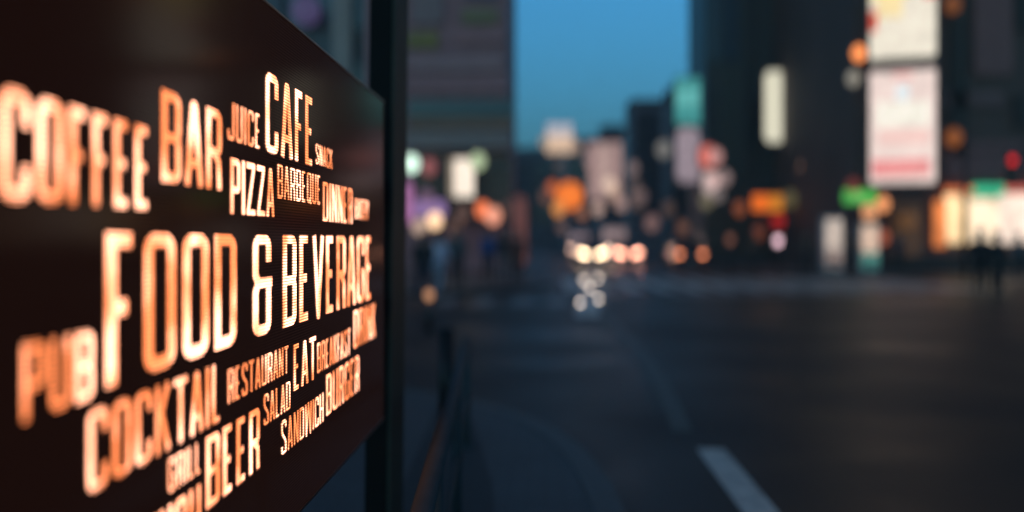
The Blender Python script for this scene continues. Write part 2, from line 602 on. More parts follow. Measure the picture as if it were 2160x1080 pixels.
def led_text_material(key, c0, c1, s0, s1, lo=0.1):
    m = bpy.data.materials.new(key)
    m.use_nodes = True
    n = m.node_tree.nodes; l = m.node_tree.links
    b = n['Principled BSDF']
    b.inputs['Base Color'].default_value = (0.02, 0.015, 0.01, 1)
    b.inputs['Roughness'].default_value = 0.4
    v, tc = led_rows(n, l, lo)
    no = n.new('ShaderNodeTexNoise'); no.inputs['Scale'].default_value = 7.5; no.inputs['Detail'].default_value = 2
    l.new(tc.outputs['Object'], no.inputs['Vector'])
    cr = n.new('ShaderNodeValToRGB')
    cr.color_ramp.elements[0].position = 0.40; cr.color_ramp.elements[0].color = c0 + (1,)
    cr.color_ramp.elements[1].position = 0.60; cr.color_ramp.elements[1].color = c1 + (1,)
    l.new(no.outputs['Fac'], cr.inputs[0]); l.new(cr.outputs[0], b.inputs['Emission Color'])
    mr = n.new('ShaderNodeMapRange')
    mr.inputs['From Min'].default_value = .4; mr.inputs['From Max'].default_value = .6
    mr.inputs['To Min'].default_value = s0; mr.inputs['To Max'].default_value = s1
    l.new(no.outputs['Fac'], mr.inputs['Value'])
    mm = n.new('ShaderNodeMath'); mm.operation = 'MULTIPLY'
    l.new(v, mm.inputs[0]); l.new(mr.outputs[0], mm.inputs[1])
    l.new(mm.outputs[0], b.inputs['Emission Strength'])
    return m


def led_face_material():
    m = bpy.data.materials.new('led_face')
    m.use_nodes = True
    n = m.node_tree.nodes; l = m.node_tree.links
    b = n['Principled BSDF']
    b.inputs['Base Color'].default_value = (0.012, 0.009, 0.008, 1)
    v, tc = led_rows(n, l, 0.0)
    mr = n.new('ShaderNodeMapRange'); mr.inputs['To Min'].default_value = .02; mr.inputs['To Max'].default_value = .16
    l.new(v, mr.inputs['Value']); l.new(mr.outputs[0], b.inputs['Specular IOR Level'])
    b.inputs['Roughness'].default_value = 0.11
    b.inputs['IOR'].default_value = 1.28
    b.inputs['Emission Color'].default_value = (1.0, 0.34, 0.22, 1)
    m2 = n.new('ShaderNodeMapRange'); m2.inputs['To Min'].default_value = .002; m2.inputs['To Max'].default_value = .020
    l.new(v, m2.inputs['Value']); l.new(m2.outputs[0], b.inputs['Emission Strength'])
    return m


ZT, ZB = EYE + 0.521, EYE - 0.679
Y0D, Y1D = 0.55, 3.75
disp = empty('led_display', (0, 0, 0), label='wide LED display lit with orange food and drink words, mounted on a dark post', cat='display screen')
MB().box(SX - 0.075, SX - 0.012, Y0D + .01, Y1D - .01, ZB + .01, ZT - .01, 0.004).build('cabinet', mat('cabinet_metal', (0.03, 0.03, 0.032), .45, .6), disp)
MB().box(SX - 0.011, SX, Y0D + .004, Y1D - .004, ZB + .004, ZT - .004).build('screen_face', led_face_material(), disp)
edge = mat('edge_trim', (0.16, 0.12, 0.10), .28, .9)
fr = MB()
fr.box(SX - 0.010, SX + 0.003, Y0D, Y1D, ZT - .0035, ZT + .0015)
fr.box(SX - 0.010, SX + 0.003, Y0D, Y1D, ZB - .0015, ZB + .0035)
fr.build('edge_trim', edge, disp)
MB().box(SX - 0.012, SX + 0.002, Y1D - .003, Y1D + .003, ZB + .004, ZT - .004).build('end_trim', mat('end_trim', (.05, .02, .015), .5), disp)

M_TXT = led_text_material('led_orange', (1.0, 0.25, 0.08), (1.0, 0.44, 0.27), 4.2, 9.5, 0.05)
WORDS = [
    ('COFFEE', 1.093, S(318), .0445, .173),
    ('BAR', S(337), S(468), .091, .242),
    ('JUICE', S(478), S(549), .192, .268),
    ('CAFE', S(558), S(662), .188, .373),
    ('SNACK', S(665), S(701), .201, .258),
    ('PIZZA', S(484.5), S(578), .048, .16),
    ('BARBEQUE', S(584), S(676), .0925, .1755),
    ('DINNER', S(680), S(743), .0476, .162),
    ('BAKERY', S(748), S(777), .066, .134),
    ('FOOD', S(216), S(500), -.210, .013),
    ('&', S(530), S(573), -.210, .014),
    ('BEVERAGE', S(594), S(784), -.2115, .0155),
    ('PUB', S(42), S(198), -.214, -.122),
    ('COCKTAIL', S(181), S(467), -.342, -.230),
    ('RESTAURANT', S(479), S(608), -.319, -.2505),
    ('EAT', S(618), S(666), -.371, -.254),
    ('BREAKFAST', S(668), S(738.5), -.362, -.277),
    ('DRINK', S(745), S(792), -.351, -.2265),
    ('GRILL', S(353), S(423), -.412, -.356),
    ('BEER', S(432), S(548), -.491, -.355),
    ('SALAD', S(555), S(612), -.408, -.337),
    ('SANDWICH', S(592), S(682), -.504, -.420),
    ('BURGER', S(687), S(757), -.497, -.377),
    ('LUNCH', 1.43, 1.747, -.543, -.431),
]
THIN = {'SNACK', 'BARBEQUE', 'BAKERY', 'RESTAURANT', 'BREAKFAST', 'GRILL', 'SANDWICH', 'SALAD', 'JUICE', 'DRINK', 'DINNER', 'BURGER'}
for t, a, b_, zb, zt in WORDS:
    wt = .60 if t in THIN else .70
    o = bpy.data.objects.new('lettering', word_mesh(t, a, b_, EYE + zb, EYE + zt, SX + 0.0012, wt))
    COL.objects.link(o); o.data.materials.append(M_TXT); o.parent = disp
    o['label'] = 'lit orange sign' if t == '&' else f'lit orange word {t}'

# post that carries the display: dark face to the camera, grey green flank to the street
xl, xr = PX(776, 3.95), PX(829, 3.95)
post = empty('display_post', ((xl + xr) / 2, 4.1, 0.12), label='tall dark square post standing at the far end of the lit display', cat='post')
hw = (xr - xl) / 2
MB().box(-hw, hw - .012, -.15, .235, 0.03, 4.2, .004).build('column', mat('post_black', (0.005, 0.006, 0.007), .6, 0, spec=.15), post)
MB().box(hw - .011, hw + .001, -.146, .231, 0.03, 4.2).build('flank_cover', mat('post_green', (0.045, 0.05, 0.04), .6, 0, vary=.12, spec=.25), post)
MB().box(-hw - .06, hw + .06, -.21, .295, 0.0, .028, .006).build('base_plate', mat('steel_dark', (.06, .06, .06), .45, .8), post)
MB().box(-hw + .01, hw - .02, -.13, .215, 4.2, 4.24, .01).build('cap', mat('steel_dark'), post)
post.rotation_euler = (0, R(0.62), 0)
post.location.x -= 0.018
# bracket joining display and post
MB().box(SX - 0.13, SX - .076, 3.5, 3.97, EYE - .3, EYE - .2, .004).build('bracket', mat('steel_dark'), disp)
MB().box(SX - 0.13, SX - .076, 3.5, 3.97, EYE + .15, EYE + .25, .004).build('bracket', mat('steel_dark'), disp)
# near post out of the frame that also carries the display
np_ = empty('display_post', (SX - .14, 0.62, .12), label='dark square post holding the near end of the lit display', cat='post')
MB().box(-.05, .05, -.05, .05, .02, 2.2, .005).build('column', mat('post_black'), np_)
MB().box(-.1, .1, -.1, .1, 0, .019, .005).build('base_plate', mat('steel_dark'), np_)

# ------------------------------------------------------------------ guard rail and bollard on the near corner
M_RAIL = mat('rail_steel', (0.05, 0.075, 0.085), .7, 0, vary=.1, spec=.1)
rail = empty('guard_rail', (0, 0, 0), label='low steel guard rail running along the near pavement beside the post', cat='guard rail')
a = Vector((-.24, 1.2, .82)); b_ = Vector((-.527, 6.7, .82))
d = (b_ - a)
MB().tube([a, a + d * .5, b_, b_ + Vector((-.01, .06, -.02)), b_ + Vector((-.01, .09, -.08))], .03, 14).build('top_rail', M_RAIL, rail)
MB().tube([a + Vector((0, 0, -.38)), b_ + Vector((0, 0, -.38))], .012, 12).build('lower_rail', M_RAIL, rail)
for t in (.02, .34, .66, .985):
    q = a + d * t
    MB().tube([(q.x, q.y, .115), (q.x, q.y, q.z - .012)], .024, 12).disc((q.x, q.y, .125), .06, .02, 'Z').build('upright', M_RAIL, rail)
bp_ = G(941, 990)
bol = empty('bollard', (PX(941, 6.9), 6.9, .114), label='black round bollard just beyond the end of the guard rail', cat='bollard')
M_BLK = mat('bollard_black', (0.012, 0.013, 0.015), .45, .3)
MB().tube([(0, 0, 0.03), (0, 0, .74)], .055, 20).build('shaft', M_BLK, bol)
MB().disc((0, 0, .015), .085, .03, 'Z', 24, .006).build('foot_ring', M_BLK, bol)
MB().ball((0, 0, .75), .058, 1, 1, .55).build('domed_cap', M_BLK, bol)

# ------------------------------------------------------------------ buildings
M_GLASS = mat('dark_glass', (0.02, 0.03, 0.04), .12, 0, vary=.1, spec=.8)


def building(name, x0, x1, y0, y1, H, wallm, label, cat='building', floors=6, z_first=4.2, glassm=None, step=None, cols=1, side=None, group=None, wh=1.5):
    """front (towards the camera) ribbon windows per floor, and along the street side"""
    b = empty(name, ((x0 + x1) / 2, y0, 0), label=label, cat=cat, group=group)
    cx = (x0 + x1) / 2
    hx = (x1 - x0) / 2
    D = y1 - y0
    MB().box(-hx, hx, 0, D, 0, H).build('wall', wallm, b)
    r_ = MB().box(-hx - .15, hx + .15, -.15, D + .15, H + .003, H + .5).build('roof', mat('roof_edge', (.05, .055, .06), .7), b)
    if name != 'tower_block':
        MB().box(-hx * .4, hx * .3, D * .3, D * .6, H + .503, H + 2.4, .05).build('plant_room', wallm, r_)
    st = step or (H - z_first - 1) / max(1, floors)
    for f in range(floors):
        z = z_first + f * st
        if z + wh > H: break
        for c in range(cols):
            wx0 = -hx + .4 + c * (2 * hx - .4) / cols
            wx1 = wx0 + (2 * hx - .4) / cols - .4
            wi = MB().box(wx0, wx1, -.02, .05, z, z + wh).build('window', glassm or M_GLASS, b)
            MB().box(wx0 - .06, wx1 + .06, -.12, -.022, z - .12, z - .003).build('sill', mat('sill_stone', (.12, .12, .12), .7), wi)
        if side:
            sx = hx if side > 0 else -hx
            MB().box(min(sx, sx + side * .02) - (0.05 if side > 0 else 0), max(sx, sx + side * .02) + (0.05 if side < 0 else 0), .8, D - .8, z, z + wh).build('window', glassm or M_GLASS, b)
    return b


M_W1 = mat('cladding_mauve', (0.42, 0.18, 0.2), .6, vary=.12, scale=.8)
M_W2 = mat('concrete_blue', (0.10, 0.12, 0.14), .6, vary=.15, scale=.5)
M_W3 = mat('cladding_dark', (0.035, 0.042, 0.052), .45, vary=.15, scale=.6)
M_W4 = mat('concrete_grey', (0.12, 0.07, 0.06), .7, vary=.2, scale=.4)
M_W5 = mat('brick_dark', (0.06, 0.045, 0.045), .7, vary=.2, scale=2)

YL = 45.0
xr_ = PX(1088, 58)
xl_ = PX(770, YL)
L1 = building('office_building', xl_, xr_, YL, 58, 26, M_W1, 'mauve grey office block with sign panels right behind the display post', floors=0)
ox = (xl_ + xr_) / 2


def panel(parent, name, px0, px1, py0, py1, Y, depth, m, ox, oy, label=None):
    p0 = P(px0, py1, Y); p1 = P(px1, py0, Y)
    o = MB().box(p0.x - ox, p1.x - ox, Y - oy - depth, Y - oy - .003, p0.z, p1.z).build(name, m, parent)
    if label: o['label'] = label
    return o


for (x0, x1, y0, y1, nm, m) in [
    (862, 925, 72, 100, 'sign_panel', mat('olive_panel', (.34, .24, .04), .5)),
    (975, 1050, 22, 50, 'sign_panel', mat('ochre_panel', (.3, .22, .1), .5)),
    (985, 1050, -60, -5, 'sign_panel', mat('blue_panel', (.05, .10, .22), .5)),
    (872, 935, -40, 52, 'sign_panel', mat('plum_panel', (.34, .19, .2), .5)),
    (965, 1062, 62, 90, 'sign_panel', mat('rose_panel', (.5, .2, .22), .5)),
    (862, 1062, 120, 150, 'sign_panel', mat('pink_panel', (.5, .24, .26), .5)),
    (862, 1070, 160, 196, 'sign_panel', mat('wine_panel', (.45, .18, .2), .5)),
    (862, 1082, 212, 246, 'window', M_GLASS),
    (862, 1082, 250, 272, 'sign_panel', mat('brown_panel', (.35, .17, .11), .5)),
    (862, 1078, 282, 318, 'canopy', mat('canopy_grey', (.3, .22, .22), .5)),
    (862, 1078, 330, 470, 'shopfront_glass', mat('shop_dark', (.09, .05, .04), .35)),
]:
    panel(L1, nm, x0, x1, y0, y1, YL, .25 if nm != 'canopy' else 1.2, m, ox, YL)
# left continuation seen above and behind the display
L2x1 = PX(768, YL) - .03
L2 = building('office_building', -34, L2x1, YL + 2, 80, 30, M_W2, 'blue grey building with a pale vertical strip seen above the display', floors=7, z_first=4.5, cols=2, wh=1.8)
for px0, px1, m in [(706, 745, mat('pale_pilaster', (.45, .36, .34), .6)), (560, 600, mat('pale_pilaster_b', (.12, .14, .17), .6))]:
    p0 = PX(px0, YL + 2); p1 = PX(px1, YL + 2)
    MB().box(p0 - (-34 + L2x1) / 2, p1 - (-34 + L2x1) / 2, -.6, -.13, 3, 29.5).build('pilaster', m, L2)

# far end of the avenue
F_A = mat('far_concrete_hazed', (0.26, 0.22, 0.22), .7, vary=.2, scale=.4)  # wall colour lightened to paint in the distance haze
F_B = mat('far_cladding_hazed', (0.13, 0.13, 0.14), .6, vary=.2, scale=.4)  # same here: haze put into a lighter cladding colour
FAR = 'far blocks at the end of the avenue'
for px0, px1, py, Y, D, m, lab, fl in [
    (1050, 1188, 285, 150, 14, F_B, 'low block at the far end of the avenue, left of the tall one', 5),
    (1190, 1262, 262, 140, 9, F_A, 'taller block at the far end of the avenue, nearest its middle', 6),
    (1264, 1318, 232, 125, 8, F_B, 'dark block at the far end, just left of the stepped one', 7),
    (1320, 1400, 172, 108, 8, F_A, 'stepped blue grey block rising left of the dark glass tower', 8),
    (1396, 1470, 140, 92, 7, F_B, 'narrow dark block against the left flank of the glass tower', 8)]:
    building('tower_block', PX(px0, Y + D), PX(px1, Y), Y, Y + D, P(px0, py, Y).z - 2.4, m, lab, floors=fl, wh=1.5, group=FAR)

# dark glass tower, right of the sky gap
YT = 60.0
tx0, tx1 = PX(1452, 67), PX(1800, YT)
T1 = building('glass_tower', tx0, tx1, YT, 67, 38, M_W3, 'tall dark glass tower right of the patch of sky', floors=0, cat='tower')
tox = (tx0 + tx1) / 2
for px0, px1, y0, y1, m in [
    (1496, 1512, -300, 130, mat('tower_glass_a', (.03, .05, .075), .15, spec=.8)),
    (1520, 1560, -300, 130, mat('tower_glass_b', (.02, .05, .09), .15, spec=.8)),
    (1572, 1598, -300, 380, mat('tower_glass_c', (.02, .025, .03), .2, spec=.8)),
    (1652, 1712, -300, 380, mat('tower_glass_d', (.05, .085, .10), .25, spec=.8)),
    (1740, 1770, -300, 220, mat('tower_glass_e', (.03, .07, .10), .15, spec=.8)),
    (1520, 1560, 150, 380, mat('tower_glass_f', (.035, .045, .045), .3)),
]:
    panel(T1, 'glazing', px0, px1, y0, y1, YT, .2, m, tox, YT)
panel(T1, 'shopfront_glass', 1496, 1795, 400, 540, YT, .15, mat('shop_dark'), tox, YT)
panel(T1, 'cladding_panel', 1700, 1795, 235, 340, YT, .3, mat('wine_cladding', (.09, .055, .065), .6), tox, YT)

# right hand block with billboards and shops
YR = 43.0
rx0, rx1 = PX(1802, YR), 42
R1 = building('shop_building', rx0, rx1, YR, 58, 34, M_W4, 'grey building behind the two bright billboards with lit shops below', floors=0)
rox = (rx0 + rx1) / 2
for px0, px1, y0, y1, m in [
    (2050, 2130, -300, 160, mat('grey_violet', (.30, .125, .12), .6)),
    (2000, 2036, -300, 330, mat('dark_recess', (.03, .025, .02), .6)),
    (1990, 2110, 196, 226, mat('grey_violet_b', (.22, .11, .11), .6)),
    (1990, 2150, 300, 380, mat('grey_violet', (.30, .125, .12), .6)),
    (2136, 2400, -300, 60, mat('dark_recess', (.03, .025, .02), .6)),
    (2136, 2400, 200, 270, mat('dark_recess', (.03, .025, .02), .6)),
]:
    panel(R1, 'cladding_panel', px0, px1, y0, y1, YR, .3, m, rox, YR)
# lit shop windows, each its own part
for i, (px0, px1, y0, y1, c, s) in enumerate([
    (1968, 1990, 425, 520, (250, 140, 70), 1.0),
    (1992, 2040, 412, 512, (255, 215, 160), 1.25),
    (2043, 2100, 420, 512, (255, 228, 195), 1.2),
    (2103, 2165, 410, 512, (250, 225, 205), 1.2),
    (2168, 2240, 410, 512, (250, 215, 185), 1.0),
    (2246, 2330, 410, 512, (250, 205, 165), .8),
    (1880, 1940, 430, 540, (70, 45, 22), .8),
]):
    panel(R1, 'lit_shop_window', px0, px1, y0, y1, YR, .3, emit(f'shop_light_{i}', rgb(*c), s, .25, 1.2), rox, YR)
panel(R1, 'fascia_sign', 2048, 2108, 392, 414, YR, .5, emit('green_fascia', rgb(60, 190, 140), 1.1), rox, YR, 'green lit fascia over a shop window')
panel(R1, 'fascia_sign', 1990, 2044, 398, 408, YR, .5, emit('amber_fascia', rgb(240, 120, 60), 1.0), rox, YR)
panel(R1, 'fascia_sign', 2112, 2200, 395, 406, YR, .5, emit('rose_fascia', rgb(240, 110, 90), .9), rox, YR)
panel(R1, 'stall_riser', 1810, 2330, 545, 572, YR, .2, mat('dark_recess'), rox, YR)
# block filling the right beyond
building('office_building', 42.2, 75, 36, 60, 30, M_W5, 'dark brick building far right beyond the lit shops', floors=6, cols=2)


# ------------------------------------------------------------------ signs
def sign(name, px0, px1, py0, py1, Y, color, strength, label, rz=0.0, depth=.35, cat='sign', group=None, bands=(), arm=True, frame=.08, vary=.12, rnd=None):
    """projecting lit sign box: body, lit face and coloured bands, held by arms"""
    p0 = P(px0, py1, Y); p1 = P(px1, py0, Y)
    w_, h_ = p1.x - p0.x, p1.z - p0.z
    o = empty(name, ((p0.x + p1.x) / 2, Y, p0.z), rz, label, cat, group)
    rd = rnd if rnd is not None else (.04 if bands else .32) * min(w_, h_)
    MB().rrect(-w_ / 2 - frame, w_ / 2 + frame, .012, depth, -frame, h_ + frame, rd + frame).build('sign_box', mat('sign_box', (.04, .04, .045), .5, .4), o)
    MB().rrect(-w_ / 2, w_ / 2, -.02, .01, 0, h_, rd).build('lit_face', emit(f'{name}_{px0}_{py0}', rgb(*color), strength, vary), o)
    for (u0, u1, v0, v1, c, s) in bands:
        MB().box(-w_ / 2 + u0 * w_, -w_ / 2 + u1 * w_, -.032, -.022, v0 * h_, v1 * h_).build('colour_band', emit(f'band_{c}', rgb(*c), s, .15, 3), o)
    if arm:
        MB().box(-.05, .05, depth + .002, depth + 1.2, h_ * .8, h_ * .8 + .08).build('bracket', mat('steel_dark'), o)
        MB().box(-.05, .05, depth + .002, depth + 1.2, h_ * .2, h_ * .2 + .08).build('bracket', mat('steel_dark'), o)
    return o


YB = 40.0
sign('billboard', 1838, 1970, -190, 122, YB, (248, 236, 215), 1.0, 'upper bright billboard with yellow and red picture on the right hand building', rz=R(-20), cat='billboard', group='bright billboards', bands=[
    (.0, .62, .42, .80, (250, 225, 130), 1.1), (.62, .98, .5, .78, (250, 180, 105), 1.1), (.80, 1.0, .40, .47, (225, 60, 45), 1.0), (.0, .12, .19, .33, (225, 80, 50), 1.0), (.12, .5, .28, .415, (252, 225, 165), 1.05), (0, 1, .82, 1, (245, 200, 120), 1.0)])
sign('billboard', 1838, 1970, 148, 386, YB, (248, 222, 212), 1.0, 'lower bright billboard, white with a pink band along its foot', rz=R(-20), cat='billboard', group='bright billboards', bands=[
    (.04, .9, .07, .20, (240, 120, 125), 1.0), (.1, .86, .095, .15, (252, 175, 165), 1.0), (.14, .9, .36, .46, (248, 200, 190), 1.05), (.35, .65, .935, .965, (240, 130, 125), 1.0), (.1, .9, .5, .72, (246, 238, 222), 1.1), (.4, .6, .74, .86, (225, 235, 238), 1.1)])
sign('vertical_sign', 1612, 1656, 150, 300, 56, (232, 226, 200), 1.0, 'tall plain cream lit sign on the dark glass tower', cat='sign', vary=.05, rz=R(0))
sign('vertical_sign', 1424, 1478, 165, 262, 56, (80, 175, 172), .7, 'teal lit sign on the corner of the dark tower', bands=[(.05, .95, .42, .75, (110, 200, 195), .8)])
sign('vertical_sign', 1426, 1476, 270, 385, 56, (175, 155, 165), .75, 'pale mauve lit sign directly under the teal one', vary=.2)
sign('round_sign', 1474, 1512, 308, 352, 54, (235, 120, 105), .9, 'small red lit sign beside the mauve one')
sign('small_sign', 1482, 1506, 362, 410, 54, (215, 190, 185), .8, 'small pinkish white sign below the red one')
sign('shop_sign', 1714, 1762, 345, 398, 52, (255, 235, 200), 1.25, 'small cream lit sign left of the billboards, above the green sign', bands=[])
sign('shop_sign', 1586, 1652, 412, 444, 54, (240, 110, 20), 1.15, 'orange lit shop sign on the tower ground floor', bands=[(.55, 1, 0, 1, (225, 135, 30), .9)])
sign('shop_sign', 1626, 1656, 456, 476, 53, (190, 25, 12), .9, 'small deep red sign under the orange one')
sign('shop_sign', 1778, 1850, 402, 428, 42, (85, 190, 80), 1.0, 'green lit shop sign under the lower billboard', bands=[(.3, .6, .2, .8, (130, 215, 110), 1.0)])
sign('shop_sign', 1818, 1850, 434, 460, 41, (255, 175, 120), 1.0, 'small peach sign touching the green shop sign')
sign('shop_sign', 1710, 1742, 448, 470, 52, (75, 75, 150), .7, 'dim violet sign left of the vending machines')
# centre
sign('roof_sign', 1152, 1208, 262, 322, 110, (225, 190, 160), 1.15, 'pale peach sign high over the end of the avenue', bands=[(0, 1, .6, 1, (195, 195, 205), 1.0)])
sign('vertical_sign', 1240, 1312, 300, 420, 90, (185, 150, 145), .8, 'large dusky pink sign board over the avenue', vary=.25, bands=[(.35, .6, .2, .95, (215, 180, 170), .8), (.62, .95, 0, .3, (200, 160, 140), .8)])
sign('shop_sign', 1172, 1230, 384, 442, 80, (250, 125, 40), 1.15, 'round orange lit sign over the avenue', vary=.2, rnd=9)
sign('vertical_sign', 1330, 1352, 380, 440, 80, (110, 90, 85), .7, 'dim brown sign right of the dusky pink board')
# left
sign('shop_sign', 946, 1000, 335, 415, 43, (250, 232, 212), 1.2, 'tall cream lit shop sign on the mauve grey building', bands=[(0, .22, 0, 1, (150, 130, 110), .9)])
sign('shop_sign', 872, 942, 424, 456, 42, (160, 122, 182), .85, 'violet lit fascia low on the mauve grey building')
sign('shop_sign', 846, 872, 385, 470, 42, (185, 115, 170), .8, 'pink lit sign close to the display post')
sign('street_banner', 1082, 1112, 415, 560, 39, (105, 55, 48), .8, 'tall rust red lit banner at the corner of the mauve building', cat='banner', arm=True)


# ------------------------------------------------------------------ lamps on walls and stalls (each a globe on a bracket)
def lamp(px, py, Y, color, k, label, r=.14, group=None, pole=False):
    c = P(px, py, Y)
    o = empty('wall_lamp' if not pole else 'street_lamp', (c.x, c.y, 0 if pole else c.z), 0, label, 'lamp', group)
    z = c.z if pole else 0
    MB().ball((0, 0, z), r).build('globe', emit(f'lamp_{px}_{py}', rgb(*color), k, .03), o)
    MB().disc((0, 0, z + r * 1.0), r * .55, .05, 'Z').build('collar', mat('steel_dark'), o)
    if pole:
        MB().tube([(0, .0, 0), (0, .0, z - r * .9)], .06, 12, .04).build('pole', mat('steel_dark'), o)
    else:
        MB().tube([(0, 0, r + .03), (0, .25, r + .12), (0, .8, r + .12)], .025, 8).build('arm', mat('steel_dark'), o)
    return o


LAMPS = [
    (645, 22, 46, (92, 80, 125), 1.0, 'violet lamp high on the blue grey building above the display', .4),
    (868, 345, 42, (205, 235, 215), 3.6, 'mint white lamp beside the display post, above the pink sign', .2),
    (905, 352, 43, (110, 60, 60), 3.5, 'dim red lamp between the mint lamp and the cream shop sign', .2),
    (1008, 340, 42, (150, 165, 130), 3.0, 'greenish lamp at the top right of the cream shop sign', .2),
    (917, 465, 40, (250, 205, 160), 3.4, 'warm lamp under the violet fascia', .18),
    (885, 478, 40, (150, 125, 110), 3.5, 'dim beige lamp left of the warm one under the violet fascia', .18),
    (1018, 442, 42, (215, 105, 60), 3.5, 'rust orange lamp right of the cream shop sign', .18),
    (1040, 455, 41, (200, 130, 105), 3.5, 'peach lamp just right of the rust orange one', .2),
    (1178, 440, 75, (190, 120, 60), 3.0, 'amber lamp under the orange sign over the avenue', .3),
    (1285, 390, 85, (215, 185, 165), 2.4, 'pale lamp in front of the dusky pink board', .35),
    (1400, 315, 70, (95, 92, 88), 3.2, 'grey lamp high between the avenue and the mauve sign', .32),
    (1375, 470, 60, (100, 75, 72), 3.0, 'dim brown lamp above the parked taxi side of the avenue', .26),
    (1350, 415, 65, (85, 68, 66), 3.0, 'dim lamp right of the brown sign over the avenue', .28),
    (1505, 380, 53, (170, 140, 135), 3.5, 'pinkish lamp right of the small pinkish sign', .22),
    (1490, 425, 53, (85, 78, 60), 3.0, 'dim olive lamp below the small pinkish sign', .22),
    (1680, 175, 58, (70, 78, 70), 2.8, 'dim grey green lamp right of the tall cream sign', .28),
    (1680, 262, 58, (58, 70, 66), 2.8, 'dim teal grey lamp lower right of the tall cream sign', .28),
    (1668, 420, 53, (70, 62, 38), 3.0, 'dim olive lamp right of the orange shop sign', .24),
    (1700, 350, 52, (120, 85, 65), 3.0, 'dim peach lamp upper left of the small cream sign', .2),
    (1785, 340, 50, (90, 62, 52), 3.0, 'dim rust lamp right of the small cream sign', .2),
    (1812, 112, 42, (225, 130, 70), 4.0, 'orange lamp at the lower left corner of the upper billboard', .17),
    (1800, 165, 42, (110, 105, 95), 3.5, 'grey lamp left of the top of the lower billboard', .17),
    (2012, 290, 42, (120, 65, 25), 2.6, 'amber lamp right of the lower billboard', .2),
    (2010, 10, 42, (100, 55, 22), 2.6, 'amber lamp right of the upper billboard', .2),
    (1148, 300, 100, (150, 135, 120), 2.4, 'pale lamp at the left foot of the peach sign over the avenue', .3),
    (1215, 310, 95, (150, 125, 110), 2.6, 'peach lamp at the right foot of the high peach sign', .3),
    (1150, 415, 72, (90, 60, 50), 2.6, 'dim rust lamp left of the orange sign over the avenue', .25),
    (1228, 450, 76, (130, 85, 65), 2.6, 'dim orange lamp below the dusky pink board', .25),
    (1262, 440, 80, (170, 140, 128), 2.6, 'pale lamp under the left half of the dusky pink board', .28),
    (1310, 430, 78, (150, 122, 115), 2.6, 'pale lamp under the right half of the dusky pink board', .28),
    (1335, 355, 84, (110, 92, 90), 2.6, 'dim mauve lamp at the right edge of the dusky pink board', .3),
    (1185, 478, 70, (95, 72, 66), 2.4, 'dim brown lamp over the left car of the waiting cars', .22),
    (1410, 440, 58, (70, 52, 45), 2.4, 'dim rust lamp under the mauve sign', .22),
    (1440, 480, 56, (95, 62, 48), 2.4, 'dim orange brown lamp above the blue car', .2),
    (1560, 440, 54, (120, 60, 30), 2.4, 'dim amber lamp at the left end of the orange shop sign', .2),
    (1600, 490, 53, (95, 45, 25), 2.4, 'dim red brown lamp under the left end of the orange shop sign', .2),
    (1765, 500, 45, (150, 90, 65), 2.4, 'rust lamp between the vending machines and the violet sign', .16),
    (1862, 500, 42, (150, 75, 50), 2.4, 'rust lamp touching the right vending machine', .16),
    (1915, 465, 42, (85, 55, 25), 2.4, 'dim amber lamp left of the row of lit shops', .2),
    (975, 450, 42, (80, 58, 50), 2.4, 'dim brown lamp under the cream shop sign', .18),
    (1075, 440, 43, (70, 50, 45), 2.4, 'dim brown lamp beside the red banner', .18),
    (1165, 395, 82, (190, 95, 50), 2.4, 'deep orange lamp touching the left rim of the round orange sign', .26),
    (1245, 340, 88, (150, 122, 118), 2.4, 'dusky lamp at the left edge of the dusky pink board', .3),
    (1180, 350, 95, (70, 62, 60), 2.4, 'dim grey lamp between the peach sign and the round orange sign', .3),
    (1510, 330, 53, (180, 130, 125), 2.4, 'pink lamp touching the right of the small red sign', .22),
    (1515, 410, 53, (110, 98, 96), 2.4, 'dim pale lamp below the mauve lamps of the tower corner', .2),
    (1740, 330, 52, (215, 170, 130), 2.6, 'peach lamp on top of the small cream sign', .2),
    (1735, 405, 52, (225, 190, 150), 2.4, 'cream lamp at the foot of the small cream sign', .18),
    (1862, 430, 42, (235, 150, 95), 2.6, 'bright peach lamp at the right end of the green shop sign', .17),
    (1800, 392, 42, (95, 40, 32), 2.4, 'dim red lamp on top of the green shop sign', .17),
    (900, 415, 42, (95, 70, 90), 2.4, 'dim plum lamp over the violet fascia', .18),
    (960, 480, 41, (85, 60, 50), 2.2, 'dim brown lamp right of the violet fascia, low on the wall', .17),
    (1530, 375, 53, (120, 100, 98), 3.0, 'dim mauve lamp far right of the red sign', .2),
]
for (px, py, Y, c, k, lab, r) in LAMPS:
    # lamp brightness carried by a small globe: out of focus it spreads over the lens disc
    lamp(px, py, Y, c, k * .55, lab, r * 1.75, 'lamps on the street fronts')
for (px, py, Y, c, k, lab, r) in [
    (1641, 508, 45, (185, 150, 160), 4.5, 'mauve white bollard lamp in front of the tower', .18),
    (1540, 505, 48, (80, 48, 36), 3.2, 'dim rust bollard lamp left of the mauve white one', .2),
    (905, 622, 16, (150, 105, 75), 2.4, 'low warm path lamp at the feet of the people on the left', .08),
]:
    lamp(px, py, Y, c, k, lab, r, 'low lamps along the pavements', pole=True)


